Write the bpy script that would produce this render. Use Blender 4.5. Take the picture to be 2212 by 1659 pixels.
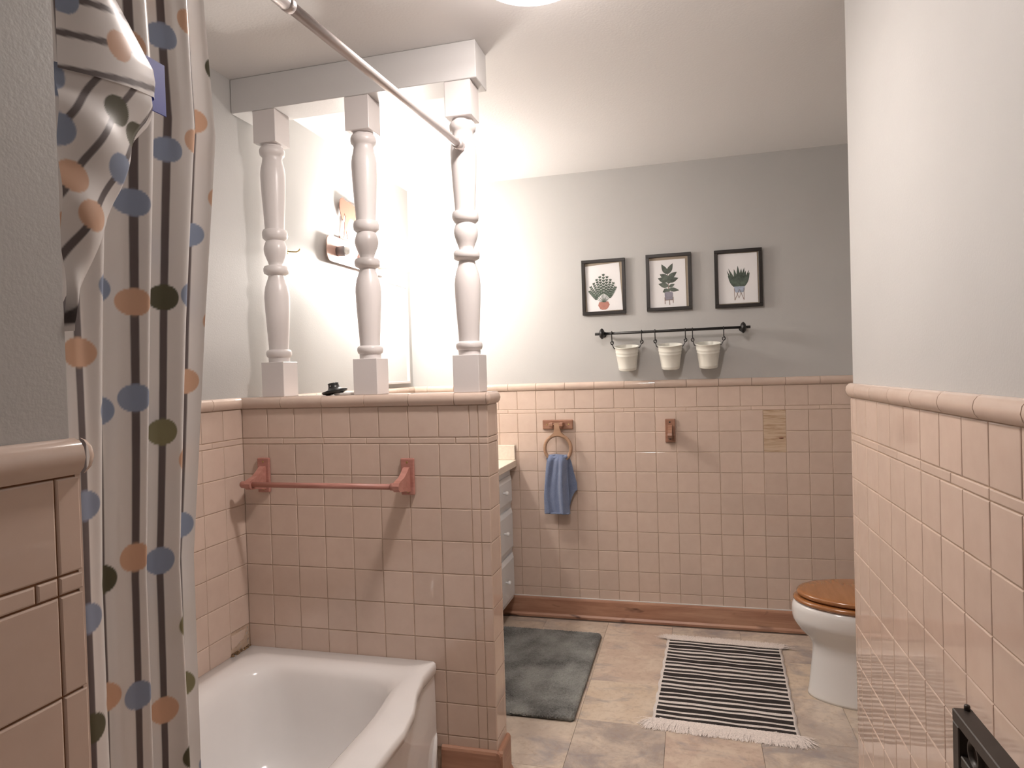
import bpy, bmesh, math, random
from mathutils import Vector, Matrix
for o in list(bpy.data.objects): bpy.data.objects.remove(o)
SC = bpy.context.scene
COL = SC.collection
random.seed(7)
PI = math.pi

# ------------------------------------------------------------------ camera, world, exposure
CAM = Vector((1.5807, 0.0, 1.3765)); YAW, PIT, ROLL = 0.2604, -0.0151, -0.0303
fw = Vector((-math.sin(YAW)*math.cos(PIT), math.cos(YAW)*math.cos(PIT), math.sin(PIT)))
rt = Vector((math.cos(YAW), math.sin(YAW), 0)); up = rt.cross(fw)
rt2 = rt*math.cos(ROLL) + up*math.sin(ROLL); up2 = up*math.cos(ROLL) - rt*math.sin(ROLL)
cd = bpy.data.cameras.new('camera'); cam = bpy.data.objects.new('camera', cd); COL.objects.link(cam)
M = Matrix((rt2, up2, -fw)).transposed().to_4x4(); M.translation = CAM
cam.matrix_world = M
cd.sensor_fit = 'HORIZONTAL'; cd.sensor_width = 36; cd.lens = 1439.3/2212*36; cd.clip_start = 0.02
SC.camera = cam
W = bpy.data.worlds.new('World'); SC.world = W; W.use_nodes = True
W.node_tree.nodes['Background'].inputs[0].default_value = (1, .9, .82, 1)
W.node_tree.nodes['Background'].inputs[1].default_value = 0.05
SC.view_settings.view_transform = 'Standard'; SC.view_settings.look = 'None'
SC.view_settings.gamma = 1.0; SC.view_settings.use_curve_mapping = False
SC.view_settings.exposure = 0.09
VANITY_GLOW = 205.0     # emission of each vanity bulb
CEILING_GLOW = 430.0    # emission of the ceiling diffuser
VANITY_COL = (1.0, .93, .86); CEILING_COL = (1.0, .90, .85)

# ------------------------------------------------------------------ helpers
def tag(o, label=None, cat=None, group=None, kind=None):
    if label: o['label'] = label
    if cat: o['category'] = cat
    if group: o['group'] = group
    if kind: o['kind'] = kind
    return o
def thing(name, label, cat, loc=(0, 0, 0), rz=0, group=None):
    o = bpy.data.objects.new(name, None); COL.objects.link(o)
    o.location = loc; o.rotation_euler = (0, 0, rz); o.empty_display_size = .05
    return tag(o, label, cat, group)
class MB:
    """collects verts and faces; build() links them as ONE mesh object"""
    def __init__(s): s.v = []; s.f = []; s.sm = []
    def add(s, vs, fs, smooth=False):
        b = len(s.v); s.v += [tuple(v) for v in vs]
        for f in fs: s.f.append(tuple(i+b for i in f)); s.sm.append(smooth)
        return s
    def box(s, x0, x1, y0, y1, z0, z1, bev=0.0, seg=2):
        if bev <= 0:
            vs = [(x, y, z) for z in (z0, z1) for y in (y0, y1) for x in (x0, x1)]
            return s.add(vs, [(0,2,3,1),(4,5,7,6),(0,1,5,4),(2,6,7,3),(0,4,6,2),(1,3,7,5)])
        bm = bmesh.new(); bmesh.ops.create_cube(bm, size=1)
        for v in bm.verts:
            v.co = Vector(((x0+x1)/2+v.co.x*(x1-x0), (y0+y1)/2+v.co.y*(y1-y0), (z0+z1)/2+v.co.z*(z1-z0)))
        bmesh.ops.bevel(bm, geom=list(bm.edges), offset=bev, segments=seg, affect='EDGES', profile=.5)
        return s.bm(bm)
    def bm(s, bm, smooth=False):
        bm.verts.index_update()
        s.add([v.co.copy() for v in bm.verts], [[v.index for v in f.verts] for f in bm.faces], smooth); bm.free(); return s
    def loft(s, rings, closed=True, cap0=False, cap1=False, smooth=True):
        n = len(rings[0]); vs = [p for r in rings for p in r]; fs = []
        for i in range(len(rings)-1):
            for j in range(n if closed else n-1):
                k = (j+1) % n
                fs.append((i*n+j, i*n+k, (i+1)*n+k, (i+1)*n+j))
        if cap0: fs.append(tuple(reversed(range(n))))
        if cap1: fs.append(tuple(range((len(rings)-1)*n, len(rings)*n)))
        return s.add(vs, fs, smooth)
    def lathe(s, prof, c=(0, 0, 0), axis='z', n=32, a0=0, a1=2*PI, smooth=True, cap=True):
        full = abs(a1-a0-2*PI) < 1e-6; m = n if full else n+1
        rings = []
        for r, h in prof:
            ring = []
            for j in range(m):
                a = a0+(a1-a0)*j/n; x, y = r*math.cos(a), r*math.sin(a)
                p = {'z': (x, y, h), 'x': (h, x, y), 'y': (y, h, x)}[axis]
                ring.append((c[0]+p[0], c[1]+p[1], c[2]+p[2]))
            rings.append(ring)
        return s.loft(rings, full, cap and full, cap and full, smooth)
    def tube(s, path, r, n=10, caps=True):
        P = [Vector(p) for p in path]; rings = []; nrm = None
        for i, p in enumerate(P):
            d = (P[min(i+1, len(P)-1)]-P[max(i-1, 0)]).normalized()
            if nrm is None:
                nrm = d.orthogonal().normalized()
            nrm = (nrm - d*nrm.dot(d)).normalized(); b = d.cross(nrm)
            rr = r[i] if isinstance(r, (list, tuple)) else r
            rings.append([p+nrm*(rr*math.cos(2*PI*j/n))+b*(rr*math.sin(2*PI*j/n)) for j in range(n)])
        return s.loft(rings, True, caps, caps, True)
    def prism(s, poly, axis, a, b):
        """poly 2-D; axis x: (y,z), axis y: (x,z), axis z: (x,y); extruded from a to b"""
        f = {'x': lambda p, t: (t, p[0], p[1]), 'y': lambda p, t: (p[0], t, p[1]), 'z': lambda p, t: (p[0], p[1], t)}[axis]
        n = len(poly); vs = [f(p, a) for p in poly]+[f(p, b) for p in poly]
        fs = [tuple(range(n)), tuple(reversed(range(n, 2*n)))]+[(i, i+n, (i+1) % n+n, (i+1) % n) for i in range(n)]
        return s.add(vs, fs)
    def mesh(s, name, fix=True):
        me = bpy.data.meshes.new(name); me.from_pydata(s.v, [], s.f)
        me.polygons.foreach_set('use_smooth', s.sm)
        if fix:
            bm = bmesh.new(); bm.from_mesh(me); bmesh.ops.recalc_face_normals(bm, faces=bm.faces); bm.to_mesh(me); bm.free()
        me.update(); return me
    def build(s, name, m, parent=None, fix=True, loc=None):
        return link(name, s.mesh(name, fix), m, parent, loc)
def link(name, me, m, parent=None, loc=None, rz=0):
    if m is not None and not me.materials: me.materials.append(m)
    o = bpy.data.objects.new(name, me); COL.objects.link(o)
    if parent: o.parent = parent
    if loc: o.location = loc
    if rz: o.rotation_euler[2] = rz
    return o
def autosmooth(o, deg=35):
    me = o.data; me.polygons.foreach_set('use_smooth', [True]*len(me.polygons))
    me.set_sharp_from_angle(angle=math.radians(deg)); return o
def smoothstep(a, b, x):
    t = max(0, min(1, (x-a)/(b-a))); return t*t*(3-2*t)
def interp(tab, x):
    if x <= tab[0][0]: return tab[0][1]
    for (a, va), (b, vb) in zip(tab, tab[1:]):
        if x <= b: return va+(vb-va)*(x-a)/(b-a)
    return tab[-1][1]

# ------------------------------------------------------------------ materials
class NT:
    def __init__(s, name):
        s.m = bpy.data.materials.new(name); s.m.use_nodes = True; s.t = s.m.node_tree; s.n = s.t.nodes
        s.b = s.n['Principled BSDF']; s.out = s.n['Material Output']
    def node(s, typ, **kw):
        nd = s.n.new(typ)
        for k, v in kw.items():
            if k in nd.inputs.keys() if isinstance(k, str) else False: s.set(nd.inputs[k], v)
            else: setattr(nd, k, v)
        return nd
    def set(s, inp, v):
        if isinstance(v, bpy.types.NodeSocket): s.t.links.new(v, inp)
        elif isinstance(v, (tuple, list)) and len(v) == 3 and inp.type == 'RGBA': inp.default_value = (*v, 1)
        else: inp.default_value = v
    def coord(s, which='Object', scale=(1, 1, 1), rnd=False):
        tc = s.node('ShaderNodeTexCoord'); v = tc.outputs[which]
        mp = s.node('ShaderNodeMapping'); s.set(mp.inputs['Vector'], v); mp.inputs['Scale'].default_value = scale
        if rnd:
            oi = s.node('ShaderNodeObjectInfo'); mu = s.node('ShaderNodeMath', operation='MULTIPLY')
            s.set(mu.inputs[0], oi.outputs['Random']); mu.inputs[1].default_value = 37.0
            cx = s.node('ShaderNodeCombineXYZ'); [s.set(cx.inputs[i], mu.outputs[0]) for i in range(3)]
            s.set(mp.inputs['Location'], cx.outputs[0])
        return mp.outputs[0]
    def noise(s, vec, scale, detail=4, rough=.55, dist=0):
        nd = s.node('ShaderNodeTexNoise'); s.set(nd.inputs['Vector'], vec)
        nd.inputs['Scale'].default_value = scale; nd.inputs['Detail'].default_value = detail
        nd.inputs['Roughness'].default_value = rough; nd.inputs['Distortion'].default_value = dist
        return nd.outputs['Fac']
    def ramp(s, fac, stops, mode='LINEAR'):
        nd = s.node('ShaderNodeValToRGB'); s.set(nd.inputs[0], fac); cr = nd.color_ramp; cr.interpolation = mode
        while len(cr.elements) < len(stops): cr.elements.new(.5)
        for e, (p, c) in zip(cr.elements, stops): e.position = p; e.color = (*c, 1)
        return nd.outputs[0]
    def mix(s, fac, a, b, typ='MIX'):
        nd = s.node('ShaderNodeMixRGB', blend_type=typ); s.set(nd.inputs[0], fac); s.set(nd.inputs[1], a); s.set(nd.inputs[2], b)
        return nd.outputs[0]
    def math(s, op, a, b=0.0):
        nd = s.node('ShaderNodeMath', operation=op); s.set(nd.inputs[0], a); s.set(nd.inputs[1], b); return nd.outputs[0]
    def bump(s, h, strength, dist=.01):
        nd = s.node('ShaderNodeBump'); s.set(nd.inputs['Height'], h); nd.inputs['Strength'].default_value = strength
        nd.inputs['Distance'].default_value = dist; s.set(s.b.inputs['Normal'], nd.outputs[0]); return nd
    def p(s, **kw):
        for k, v in kw.items(): s.set(s.b.inputs[k.replace('_', ' ')], v)
        return s
def plain(name, col, rough=.5, metal=0, var=0.0, vscale=30, bump=0, bscale=150, coat=0):
    n = NT(name); n.p(Roughness=rough, Metallic=metal); c = n.coord()
    if var:
        f = n.noise(c, vscale, 4)
        n.p(Base_Color=n.ramp(f, [(.3, tuple(x*(1-var) for x in col)), (.7, tuple(min(1, x*(1+var)) for x in col))]))
    else: n.p(Base_Color=col)
    if bump: n.bump(n.noise(c, bscale, 3), bump, .004)
    if coat: n.p(Coat_Weight=coat, Coat_Roughness=.08)
    return n.m
def wood(name, dark, light, rough=.4, axis='x', scale=1.0, knots=0, coat=0):
    n = NT(name); sc = {'x': (1.2, 14, 14), 'y': (14, 1.2, 14), 'z': (14, 14, 1.2)}[axis]
    c = n.coord('Object', tuple(k*scale for k in sc), True)
    f = n.noise(c, 2.2, 6, .6, .8); g = n.noise(c, 9, 4, .6)
    f2 = n.mix(.3, f, g); col = n.ramp(f2, [(.3, dark), (.52, tuple((a+b)/2 for a, b in zip(dark, light))), (.72, light)])
    if knots:
        k = n.noise(n.coord('Object', (4, 10, 10), True), 1.6, 2, .5, .5)
        col = n.mix(n.ramp(k, [(.62, (0, 0, 0)), (.72, (1, 1, 1))]), col, tuple(x*.45 for x in dark))
    n.p(Base_Color=col, Roughness=rough)
    if coat: n.p(Coat_Weight=coat, Coat_Roughness=.12)
    n.bump(f2, .08, .002); return n.m
def tile_mat(name, col, rough=.05):
    n = NT(name); oi = n.node('ShaderNodeObjectInfo')
    r = n.ramp(oi.outputs['Random'], [(0, tuple(c*.95 for c in col)), (1, tuple(min(1, c*1.04) for c in col))])
    c = n.coord('Object', (1, 1, 1), True)
    m = n.noise(c, 22, 3)
    n.p(Base_Color=n.mix(.06, r, n.ramp(m, [(.3, (.45, .34, .28)), (.7, (1, .9, .8))])), Roughness=rough)
    n.b.inputs['Specular IOR Level'].default_value = .6
    n.bump(n.noise(c, 14, 1), .07, .003); return n.m
MT = {}
n = NT('wall_paint'); c = n.coord(); n.p(Base_Color=n.ramp(n.noise(c, 3, 3), [(.3, (.478, .473, .462)), (.7, (.498, .493, .481))]), Roughness=.5)
n.bump(n.noise(c, 170, 2), .12, .003); MT['paint'] = n.m
n = NT('ceiling_paint'); c = n.coord(); n.p(Base_Color=(.76, .745, .735), Roughness=.7); n.bump(n.noise(c, 120, 2), .2, .003); MT['ceil'] = n.m
MT['trim'] = plain('white_trim_paint', (.74, .70, .69), .32, bump=.05, bscale=60)
MT['beam'] = plain('beam_paint', (.66, .65, .645), .4, bump=.08, bscale=120)
MT['tile'] = tile_mat('pink_beige_tile', (.615, .48, .40))
n = NT('grout'); c = n.coord(); n.p(Base_Color=n.ramp(n.noise(c, 40, 4), [(.3, (.40, .29, .21)), (.7, (.54, .41, .31))]), Roughness=.85); MT['grout'] = n.m
n = NT('dark_grout'); c = n.coord(); n.p(Base_Color=n.ramp(n.noise(c, 40, 4), [(.3, (.16, .07, .03)), (.7, (.28, .14, .07))]), Roughness=.85); MT['dgrout'] = n.m
MT['base'] = wood('stained_baseboard', (.30, .135, .085), (.54, .32, .215), .38, 'x', .7, knots=1)
MT['base_y'] = wood('stained_baseboard_side', (.30, .135, .085), (.54, .32, .215), .38, 'y', .7)
MT['redwood'] = wood('red_stained_wood', (.34, .14, .11), (.52, .26, .215), .38, 'x', 1.2)
MT['brownwood'] = wood('brown_stained_wood', (.22, .10, .06), (.40, .22, .15), .42, 'x', 1.2)
MT['ringwood'] = wood('tan_ring_wood', (.30, .17, .10), (.47, .30, .20), .42, 'x', 1.2)
MT['oak'] = wood('oak_seat', (.30, .115, .035), (.40, .17, .058), .2, 'y', .8, coat=.6)
MT['porc'] = plain('white_porcelain', (.80, .79, .775), .12, coat=.4)
MT['enamel'] = plain('tub_enamel', (.88, .865, .855), .13, var=.02, vscale=6, coat=.4)
MT['black'] = plain('black_metal', (.012, .011, .011), .38, .0, bump=.05, bscale=200)
MT['blackframe'] = plain('black_frame', (.016, .012, .010), .4)
MT['rack'] = plain('rack_black_iron', (.035, .028, .024), .42, .2)
MT['steel'] = plain('brushed_steel', (.66, .61, .60), .34, .65, bump=.03, bscale=300)
MT['chrome'] = plain('chrome', (.7, .7, .7), .1, 1)
MT['brass'] = plain('brass', (.5, .38, .16), .3, 1)
MT['white_enamel'] = plain('white_enamel', (.78, .77, .70), .3)
MT['vanity'] = plain('vanity_white', (.74, .76, .78), .35)
MT['knob'] = plain('knob_white', (.85, .85, .85), .15)
MT['counter'] = plain('counter_laminate', (.76, .68, .58), .3, var=.06, vscale=90)
MT['mortar'] = plain('old_mortar', (.36, .32, .29), .95, var=.45, vscale=60, bump=.8, bscale=90)
MT['rust'] = plain('crumbled_grout', (.20, .12, .06), .95, var=.6, vscale=150, bump=.8, bscale=200)
MT['paper'] = plain('paper', (.83, .82, .83), .6)
MT['backing'] = plain('frame_backing', (.37, .31, .24), .7)
MT['leaf'] = plain('print_leaf_green', (.075, .105, .08), .7, var=.45, vscale=60)
MT['leaf2'] = plain('print_leaf_green_broad', (.105, .125, .105), .7, var=.45, vscale=45)
MT['leaf3'] = plain('print_leaf_green_spiky', (.075, .10, .08), .7, var=.45, vscale=45)
MT['terra'] = plain('print_terracotta', (.42, .19, .15), .7, var=.15, vscale=60)
MT['potgrey'] = plain('print_grey_pot', (.27, .26, .31), .7, var=.15, vscale=60)
MT['potblue'] = plain('print_blue_pot', (.35, .40, .50), .7, var=.25, vscale=60)
MT['inkbrown'] = plain('print_brown_legs', (.20, .12, .08), .7)
MT['plate'] = plain('lamp_plate_copper', (.46, .29, .24), .4)
MT['socket'] = plain('lamp_socket', (.20, .17, .17), .4)
MT['copper'] = plain('copper_silhouette', (.27, .115, .08), .55)
MT['blue_tag'] = plain('blue_tag', (.015, .03, .30), .5)
MT['rubber'] = plain('black_rubber', (.016, .018, .018), .3)
MT['drain'] = plain('drain_mesh', (.10, .095, .09), .4, .5, var=.7, vscale=260)
n = NT('board_wood'); c = n.coord('Object', (1.5, 1, 22)); f = n.noise(c, 4, 5, .6, 1.2)
n.p(Base_Color=n.ramp(f, [(.35, (.38, .25, .15)), (.5, (.56, .42, .30)), (.65, (.60, .47, .35))]), Roughness=.5); MT['board'] = n.m
# terry towel
n = NT('blue_terry'); c = n.coord(); f = n.noise(c, 420, 3); g = n.noise(c, 30, 3)
n.p(Base_Color=n.mix(.35, n.ramp(f, [(.3, (.10, .135, .25)), (.7, (.25, .30, .44))]), n.ramp(g, [(.3, (.13, .17, .31)), (.7, (.22, .275, .42))])), Roughness=.95)
n.b.inputs['Sheen Weight'].default_value = .4; n.bump(f, .9, .004); MT['terry'] = n.m
# bath mat
n = NT('grey_plush'); c = n.coord(); f = n.noise(c, 4.5, 4, .6); g = n.noise(c, 160, 3)
n.p(Base_Color=n.mix(.3, n.ramp(f, [(.38, (.07, .066, .062)), (.48, (.19, .19, .178)), (.62, (.34, .345, .32))]), n.ramp(g, [(.3, (.06, .06, .056)), (.7, (.32, .325, .30))])), Roughness=.95)
n.bump(g, 1.0, .006); n.b.inputs['Sheen Weight'].default_value = .15; MT['plush'] = n.m
# striped rug: dark and cream bands across local y
n = NT('striped_weave'); tc = n.node('ShaderNodeTexCoord'); sp = n.node('ShaderNodeSeparateXYZ'); n.set(sp.inputs[0], tc.outputs['UV'])
wob = n.math('MULTIPLY', n.math('SUBTRACT', n.noise(n.coord('UV', (4, 26, 1)), 1.0, 3), .5), .009)
yy = n.math('ADD', sp.outputs[1], wob)
fr = n.math('FRACT', n.math('MULTIPLY', yy, 10.28))
thick = n.math('LESS_THAN', n.math('ABSOLUTE', n.math('SUBTRACT', fr, .20)), .185)
thin = n.math('LESS_THAN', n.math('ABSOLUTE', n.math('SUBTRACT', fr, .70)), .125)
edge = n.math('LESS_THAN', n.math('ABSOLUTE', n.math('SUBTRACT', sp.outputs[0], .5)), .478)
inn = n.math('LESS_THAN', n.math('ABSOLUTE', n.math('SUBTRACT', sp.outputs[1], .5)), .495)
dk = n.math('MULTIPLY', n.math('MULTIPLY', n.math('MAXIMUM', thick, thin), edge), inn)
wv = n.noise(n.coord('UV', (180, 90, 1)), 1.0, 2)
n.p(Base_Color=n.mix(dk, n.ramp(wv, [(.3, (.60, .54, .50)), (.7, (.76, .70, .66))]), n.ramp(wv, [(.3, (.010, .008, .008)), (.7, (.03, .022, .02))])), Roughness=.95)
n.bump(wv, .6, .003); MT['rug'] = n.m
MT['fringe'] = plain('cream_fringe', (.78, .70, .65), .95, var=.2, vscale=200)
# vinyl floor tile: every tile its own patch of stone
n = NT('stone_floor_tile'); c = n.coord('Object', (1, 1, 1), True)
f = n.noise(c, 6.5, 7, .66, .5); g = n.noise(n.coord('Object', (1.0, 1.7, 1), True), 5, 5, .6, .8); h = n.noise(c, 42, 4, .65)
oi = n.node('ShaderNodeObjectInfo')
bc = n.ramp(oi.outputs['Random'], [(0, (.33, .28, .25)), (.3, (.43, .36, .31)), (.65, (.60, .49, .37)), (1, (.50, .37, .31))])
c1 = n.mix(n.ramp(f, [(.42, (0, 0, 0)), (.62, (.75, .75, .75))]), bc, (.67, .57, .46))
c2 = n.mix(n.ramp(g, [(.52, (0, 0, 0)), (.68, (.7, .7, .7))]), c1, (.27, .245, .25))
c3 = n.mix(n.ramp(h, [(.50, (0, 0, 0)), (.74, (.5, .5, .5))]), c2, (.34, .235, .16))
n.p(Base_Color=c3, Roughness=.38); n.bump(f, .05, .004); MT['floor'] = n.m
MT['floor_gap'] = plain('floor_joint', (.16, .12, .095), .8)
# shower curtain: printed pattern stored as point colours of the cloth
n = NT('curtain_print'); at = n.node('ShaderNodeAttribute', attribute_name='print')
dif = n.b; n.p(Base_Color=at.outputs['Color'], Roughness=.32)
tr = n.node('ShaderNodeBsdfTranslucent'); n.set(tr.inputs[0], at.outputs['Color'])
mx = n.node('ShaderNodeMixShader'); mx.inputs[0].default_value = .28
n.set(mx.inputs[1], dif.outputs[0]); n.set(mx.inputs[2], tr.outputs[0]); n.set(n.out.inputs[0], mx.outputs[0]); MT['curtain'] = n.m
def emis(name, col, st):
    n = NT(name); e = n.node('ShaderNodeEmission'); e.inputs[0].default_value = (*col, 1); e.inputs[1].default_value = st
    n.set(n.out.inputs[0], e.outputs[0]); return n.m
MT['bulb'] = emis('vanity_bulb', VANITY_COL, VANITY_GLOW)
MT['dead_bulb'] = plain('unlit_bulb', (.75, .75, .73), .25)
MT['cbulb'] = emis('ceiling_bulb', CEILING_COL, CEILING_GLOW)
n = NT('clear_bowl_glass'); t = n.node('ShaderNodeBsdfTransparent'); t.inputs[0].default_value = (.96, .96, .96, 1)
gl = n.node('ShaderNodeBsdfTranslucent'); gl.inputs[0].default_value = (.9, .9, .88, 1)
gs = n.node('ShaderNodeBsdfGlossy'); gs.inputs[1].default_value = .08
m1 = n.node('ShaderNodeMixShader'); m1.inputs[0].default_value = .10; n.set(m1.inputs[1], gl.outputs[0]); n.set(m1.inputs[2], gs.outputs[0])
ms = n.node('ShaderNodeMixShader'); ms.inputs[0].default_value = .22; n.set(ms.inputs[1], t.outputs[0]); n.set(ms.inputs[2], m1.outputs[0])
n.set(n.out.inputs[0], ms.outputs[0]); MT['bowl'] = n.m
n = NT('mirror_glass'); n.p(Base_Color=(.9, .92, .91), Metallic=1.0, Roughness=.01); MT['mirror'] = n.m

# ------------------------------------------------------------------ the setting
P = .1095                       # tile pitch
ZC = 2.477                      # ceiling
Z1, ZL0, ZL1, ZR1, ZCAP = 1.15, 1.15, 1.1712, 1.2783, 1.320
YP, YB, XR, YR, XF, YF, XE = 2.0918, 3.6688, 2.04, 2.166, .9164, .5975, .937
XN = 2.74                       # far side of the toilet nook
D = .007                        # tile thickness in front of the painted wall
G = .0010                       # half a joint

def struct(o, label, cat='wall'): return tag(o, label, cat, kind='structure')
def wall(name, label, *b, m='paint'): return struct(MB().box(*b).build(name, MT[m]), label)
floor = struct(MB().box(-.1, 2.84, -1.3, 3.77, -.1, -.003).build('floor', MT['floor_gap']), 'stone-look beige and grey square tile floor', 'floor')
struct(MB().box(-.1, 2.84, -1.3, 3.77, ZC, ZC+.1).build('ceiling', MT['ceil']), 'white painted ceiling over the bathroom', 'ceiling')
w_left = wall('wall_left', 'left wall beside the tub with pink tile below pale grey paint', -.1, -D, YF, YB+D, 0, ZC)
w_back = wall('wall_back', 'back wall with pink-beige tile wainscot below grey paint', -.1, 2.84, YB+D, YB+.1, 0, ZC)
w_right = wall('wall_right', 'right partition wall with shiny pink tile and pale paint above', XR+D, XR+.11, -1.2, YR-D, 0, ZC)
w_near = wall('wall_left_near', 'near left partition wall with large tan tiles beside shower curtain', .80, XF-D, -1.2, YF-D, 0, ZC)
w_end = wall('wall_tub_end', 'end wall closing the near end of the tub alcove', -.1, .80, .47, YF-D, 0, ZC)
wall('wall_front', 'plain wall behind the camera end of the passage', .80, XR+.11, -1.3, -1.2, 0, ZC)
wall('wall_nook_front', 'short return wall of the toilet nook', XR+.11, 2.84, YR-.11, YR-D, 0, ZC)
wall('wall_nook_right', 'right wall behind the toilet tank', XN, 2.84, YR-D, YB+D, 0, ZC)
w_pony = struct(MB().box(-D, XE-D, YP+D, 2.199, 0, ZCAP-.006).build('wall_pony', MT['paint']), 'low pink-tiled half wall at the far end of the tub')

# tile pieces, canonical orientation: front faces -Y at y=0
CACHE = {}
def tile_mesh(w, h, m, d=.0062, c=.0018):
    k = (round(w, 4), round(h, 4), m)
    if k in CACHE: return CACHE[k]
    a, b = w/2, h/2
    def ring(i, y): return [(-a+i, y, -b+i), (a-i, y, -b+i), (a-i, y, b-i), (-a+i, y, b-i)]
    R = ring(0, d)+ring(0, c)+ring(c*.4, c*.35)+ring(c*1.3, 0)
    fs = [(i*4+j, i*4+(j+1) % 4, (i+1)*4+(j+1) % 4, (i+1)*4+j) for i in range(3) for j in range(4)]+[(12, 13, 14, 15)]
    mb = MB().add(R, fs); me = mb.mesh('tile_piece'); me.materials.append(MT[m]); CACHE[k] = me; return me
CAPP = [(.006, 0), (-.004, .0015), (-.0105, .009), (-.0135, .020), (-.0115, .031), (-.006, .0385), (.002, .0415), (.006, .0415)]
def cap_mesh(w, m='tile'):
    k = ('cap', round(w, 4), m)
    if k in CACHE: return CACHE[k]
    mb = MB()
    rings = [[(x, y, z) for y, z in CAPP] for x in (-w/2, -w/2+.0008, w/2-.0008, w/2)]
    for r in (rings[0], rings[3]):
        for i, (x, y, z) in enumerate(r): r[i] = (x, y+.001 if y < .005 else y, .0207+(z-.0207)*.96)
    mb.loft(rings, True, True, True, False); me = mb.mesh('cap_piece'); me.materials.append(MT[m])
    me.polygons.foreach_set('use_smooth', [True]*len(me.polygons)); me.set_sharp_from_angle(angle=math.radians(40))
    CACHE[k] = me; return me
class Face:
    """a tiled wall face; u runs along the wall, facing '-y', '+x' or '-x'"""
    def __init__(s, wall, facing, plane, m='tile'): s.w, s.f, s.p, s.m = wall, facing, plane, m
    def put(s, me, name, uc, zc, jit=True):
        if s.f == '-y': loc, rz = (uc, s.p, zc), 0
        elif s.f == '+x': loc, rz = (s.p, uc, zc), PI/2
        else: loc, rz = (s.p, uc, zc), -PI/2
        o = link(name, me, None, s.w, loc)
        j = .0035 if jit else 0
        o.rotation_euler = (random.uniform(-j, j), random.uniform(-j, j)*.3, rz+random.uniform(-j, j)); return o
    def tile(s, u0, u1, z0, z1, name='tile'):
        if u1-u0 < .006 or z1-z0 < .006: return None
        return s.put(tile_mesh(u1-u0-2*G, z1-z0-2*G, s.m), name, (u0+u1)/2, (z0+z1)/2)
    def cap(s, u0, u1, z=ZR1):
        if u1-u0 < .006: return
        s.put(cap_mesh(u1-u0-2*G*.7, s.m), 'cap_tile', (u0+u1)/2, z, False)
    def bed(s, u0, u1, z0, z1, m='grout'):
        y0, y1 = .0022, .0068
        mb = MB()
        if s.f == '-y': mb.box(u0, u1, s.p+y0, s.p+y1, z0, z1)
        elif s.f == '+x': mb.box(s.p-y1, s.p-y0, u0, u1, z0, z1)
        else: mb.box(s.p+y0, s.p+y1, u0, u1, z0, z1)
        mb.build('grout_bed', MT[m], s.w)
def cuts(u0, u1, j0, pitch):
    """joint positions j0+k*pitch inside [u0,u1], with the ends"""
    k = math.ceil((u0-j0)/pitch); L = [u0]
    while j0+k*pitch < u1-.004:
        if j0+k*pitch > u0+.004: L.append(j0+k*pitch)
        k += 1
    return L+[u1]
ROWS = [(ZL1, ZR1)]+[(Z1-(k+1)*P, Z1-k*P) for k in range(9)]

# pony wall, tub side
F = Face(w_pony, '-y', YP)
F.bed(-.006, XE-.002, .0, ZCAP-.01)
pc = [0, .1056]+[.1056+P*k for k in range(1, 8)]+[.903, XE-.001]
for z0, z1 in ROWS+[(.12, Z1-9*P)]:
    for a, b in zip(pc, pc[1:]):
        if z1 < .40 and b < .70: continue
        F.tile(a, b, z0, z1)
for a, b in zip(cuts(0, XE-.001, .168, .164), cuts(0, XE-.001, .168, .164)[1:]): F.cap(a, b)
lc = cuts(0, .903, .167, .1638)+[XE-.001]
for a, b in zip(lc, lc[1:]): F.tile(a, b, ZL0, ZL1, 'liner_tile')
# pony wall, end face
F = Face(w_pony, '+x', XE)
F.bed(YP+.002, 2.205, 0, ZCAP-.01)
for z0, z1 in ROWS+[(.12, Z1-9*P), (ZL0, ZL1)]:
    F.tile(YP+.0005, 2.188, z0, z1, 'liner_tile' if z0 == ZL0 else 'tile'); F.tile(2.188, 2.2065, z0, z1)
F.cap(YP, 2.2065)
def cap_corner(w, x, y, a0, z=ZR1, m='tile'):
    MB().lathe([(max(.0004, -yy+.0003), z+zz) for yy, zz in CAPP if yy < .004], (x, y, 0), 'z', 8, a0, a0+PI/2).build('cap_corner', MT[m], w)
cap_corner(w_pony, XE, YP, -PI/2)
MB().box(-.004, XE+.002, YP-.001, 2.207, ZCAP-.006, ZCAP-.0005).build('top_slab', MT['tile'], w_pony)

# left wall beside the tub, then behind the half wall
F = Face(w_left, '+x', 0.0)
F.bed(YF, YP+.007, .38, ZCAP-.01); F.bed(2.2, YB+.006, .5, ZCAP-.01)
def leftrun(y0, y1, j0, zlow, skip=None):
    L = cuts(y0, y1, j0, P)
    for z0, z1 in ROWS:
        if z1 <= zlow+.01: continue
        for a, b in zip(L, L[1:]):
            if skip and skip(a, b, z0): continue
            F.tile(a, b, max(z0, zlow), z1)
    L = cuts(y0, y1, 1.932, .164)
    for a, b in zip(L, L[1:]): F.cap(a, b); F.tile(a, b, ZL0, ZL1, 'liner_tile')
leftrun(1.0, YP+.003, 1.991, .408, lambda a, b, z0: a > 1.97 and z0 < .42)
leftrun(2.207, YB, 2.30, .93)
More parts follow.
